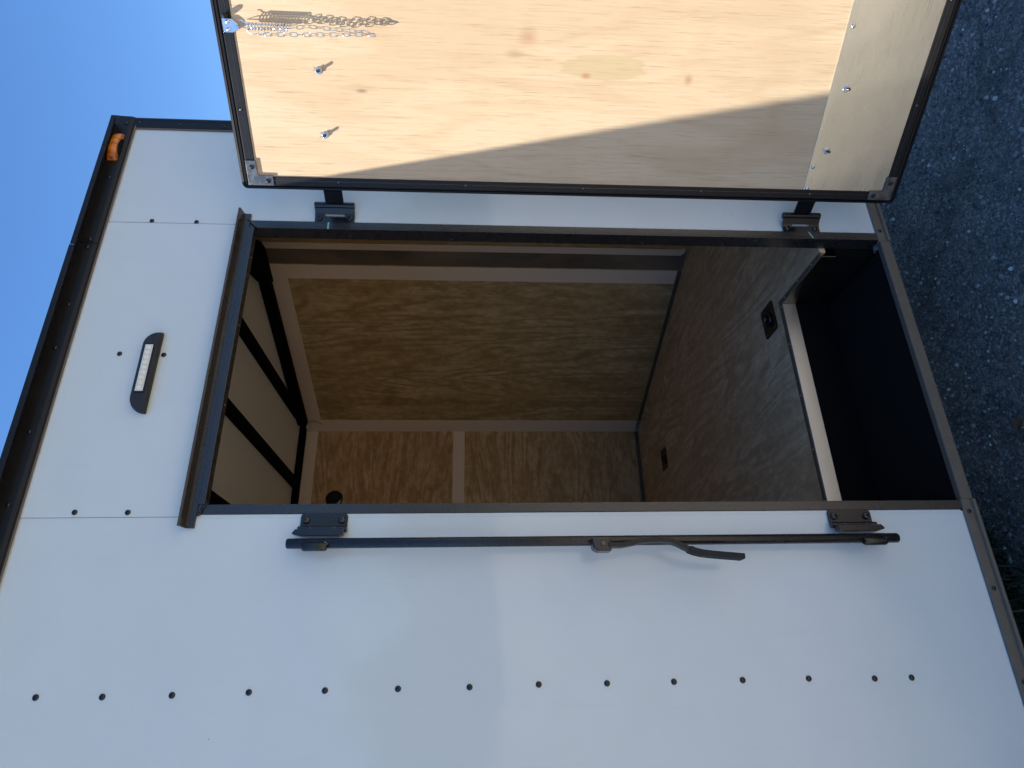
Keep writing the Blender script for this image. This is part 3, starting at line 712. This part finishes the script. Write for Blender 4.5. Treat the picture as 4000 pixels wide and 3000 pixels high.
t.links.new(mixc(t, maprange(t,n_,.4,.7,0,1), (.10,.10,.10), (.24,.235,.22)), b.inputs['Base Color']); M['alu_dark'] = mt
mt, t, b = newmat('worn_steel', (.12,.12,.12), .25, 1.0); M['zinc_dark'] = mt
bracket(CZ1-.0005, 1); bracket(CZ0+.0005, -1)
# through bolts of the hinge straps
def thru(s_, z_, y_, L, seed):
    random.seed(seed)
    a = MB()
    a.lathe([(.0088,-y_),(.0090,-y_+.0010),(.0086,-y_+.0016),(.0050,-y_+.0016)], 22, '-y', (s_,0,z_))
    hexa = [(s_+.0068*math.cos(R(60*k+seed*13)), z_+.0068*math.sin(R(60*k+seed*13))) for k in range(6)]
    a.xz(hexa, y_-.0016, y_-.0078)
    o = a.build('bolt', 'zinc', door, (0,0,0), bevel=.0005)
    k_ = MB(); pr = []
    nn = int(L/.0009)
    for i in range(nn): h_ = -y_+.006+i*.0009; pr += [(.0036,h_),(.0031,h_+.00045)]
    pr += [(.0030,-y_+.006+nn*.0009),(0,-y_+.0062+nn*.0009)]
    k_.lathe(pr, 12, '-y', (s_,0,z_)); k_.build('bolt_shank', 'steel', o, (0,0,0), smooth=True)
    return o
thru(.294,1.979,-.0345,.0130,1); thru(.144,1.980,-.0345,.0130,2); thru(.295,.6385,-.0362,.012,3); thru(.141,.6455,-.0362,.012,4)
a = MB()
for cs, cz in ((.294,1.979),(.144,1.980)):
    for k in range(13):
        an = random.choice((random.gauss(R(90),.5), random.gauss(R(-90),.45))); r0 = .0085; L = random.uniform(.004,.012)
        d = Vector((math.cos(an),math.sin(an))); pw = Vector((-d.y,d.x))*random.uniform(.0004,.0010)
        p0 = Vector((cs,cz))+d*r0; p1 = p0+d*L; q = -.0347-random.uniform(.001,.004)
        v0 = a.bm.verts.new((p0.x-pw.x,-.0343,p0.y-pw.y)); v1 = a.bm.verts.new((p0.x+pw.x,-.0343,p0.y+pw.y)); v2 = a.bm.verts.new((p1.x,q,p1.y)); v3 = a.bm.verts.new((p0.x,-.0353,p0.y))
        a.bm.faces.new((v0,v1,v2)); a.bm.faces.new((v0,v3,v2)); a.bm.faces.new((v1,v3,v2))
a.build('wood_splinters', 'splinter', door, (0,0,0))
ar = dome(.0052,.0026,False).build('rivet', ['zinc'], door, (.436,-.0362,.6645), smooth=True)
copies(ar, door, [(.098,-.0362,.6710),(.0395,-.0362,.6715)])
dr0 = dome(.0040,.0020).build('rivet', ['zinc_dark'], door, (.0245,-.038,1.958), smooth=True)
copies(dr0, door, [(.0245,-.038,z) for z in (1.62,1.30,.97,.66)] + [(.20,-.038,2.181),(.26,-.038,.437),(.50,-.038,.437)])
# ---- spring and chain door check, fixed at the top rail
a = MB(); zt = 2.189
a.xz([(.3700,zt),(.3700,2.168),(.3765,2.1535),(.3885,2.1540),(.3985,2.1665),(.3990,zt)], -.0432, -.0408)
chk = a.build('door_check', 'zinc', door, (0,0,0), bevel=.0004)
for sx in (.3765,.3925):
    h_ = MB(); h_.lathe([(.0045,.0432),(.0042,.0450),(.0024,.0462),(0,.0464)], 14, '-y', (sx,0,2.177)); h_.build('rivet', 'zinc', chk, (0,0,0), smooth=True)
h_ = MB(); h_.lathe([(.0060,.038),(.0062,.046),(.0052,.0535),(.0030,.0560),(0,.0565)], 18, '-y', (.4040,0,2.180)); h_.build('rubber_bumper', 'rubber', chk, (0,0,0), smooth=True)
yc = -.0555
a = MB(); pts = []
turns = 13; za, zb = 2.130, 2.035
for i in range(turns*16+1):
    u = i/(turns*16); th = u*turns*2*math.pi; pts.append((.3845+.0080*math.cos(th), yc+.0080*math.sin(th), za+(zb-za)*u))
a.tube(pts, .00125, 6); a.build('spring', 'zinc', chk, (0,0,0), smooth=True)
a = MB()
a.tube([(.3900,yc,2.028),(.3895,yc,2.10),(.3885,yc+.004,2.140),(.3845,yc+.007,2.158),(.3815,yc+.004,2.140),(.3805,yc,2.10),(.3790,yc,2.036)], .0011, 7)
a.tube([(.3935,yc-.001,2.137),(.3925,yc,2.128),(.3890,yc-.002,2.10),(.3880,yc-.002,2.03),(.3860,yc-.002,2.012),(.3840,yc-.002,2.03),(.3830,yc-.002,2.10),(.3775,yc-.001,2.131),(.3740,yc-.002,2.126)], .0011, 7)
a.tube([(.3935,yc-.001,2.137),(.3965,yc-.001,2.139),(.3965,yc-.001,2.145)], .0011, 7)
a.tube([(.3775,yc-.001,2.131),(.3700,yc-.003,2.124),(.3690,yc-.004,2.112),(.3720,yc-.002,2.104)], .0010, 7)
a.build('spring_rods', 'zinc', chk, (0,0,0), smooth=True)
lk = MB(); L2, W2 = .0098, .0044
pts = [(W2*math.cos(R(q)), 0, L2-W2+W2*math.sin(R(q))) for q in range(0,181,22)] + [(W2*math.cos(R(q)), 0, -(L2-W2)+W2*math.sin(R(q))) for q in range(180,361,22)]
lk.tube(pts, .00082, 6, closed=True)
# twisted ends like knotted jack chain
for e_ in (1,-1):
    lk.tube([(.0022*math.cos(q*.9), .0018*math.sin(q*.9), e_*(L2-.0042)+ (q-4)*.00030) for q in range(7)], .00055, 5)
path = [(.3860,2.013),(.3890,1.995),(.3880,1.965),(.3860,1.94),(.3850,1.91),(.3835,1.88),(.3815,1.855),(.3780,1.836),(.3765,1.833),(.3775,1.842),(.3775,1.866),(.3755,1.895),(.3740,1.93),(.3730,1.965),(.3720,1.995),(.3715,2.03),(.3705,2.06),(.3695,2.09),(.3685,2.108)]
cum = [0]
for p, q in zip(path, path[1:]): cum.append(cum[-1]+math.dist(p,q))
def at_len(l):
    for i in range(len(path)-1):
        if l <= cum[i+1] or i == len(path)-2:
            u = (l-cum[i])/(cum[i+1]-cum[i]); p, q = path[i], path[i+1]
            return (p[0]+(q[0]-p[0])*u, p[1]+(q[1]-p[1])*u), (q[0]-p[0], q[1]-p[1])
link0 = None; l = .006; i = 0
while l < cum[-1]:
    (s_, z_), d = at_len(l); yo = yc + .0035*math.sin(l*30) - (.004 if l > cum[8] else 0)
    tilt = math.atan2(d[0], d[1]); tw = R(25) + (R(85) if i % 2 else 0) + random.uniform(-.3,.3)
    rotm = (Matrix.Rotation(tilt, 4, 'Y') @ Matrix.Rotation(tw, 4, 'Z')).to_euler()
    if link0 is None: link0 = lk.build('chain_link', 'zinc', chk, (s_,yo,z_), smooth=True, rot=rotm)
    else:
        c_ = link0.copy(); col.objects.link(c_); c_.parent = chk; c_.location = (s_,yo,z_); c_.rotation_euler = rotm
    l += .0152; i += 1
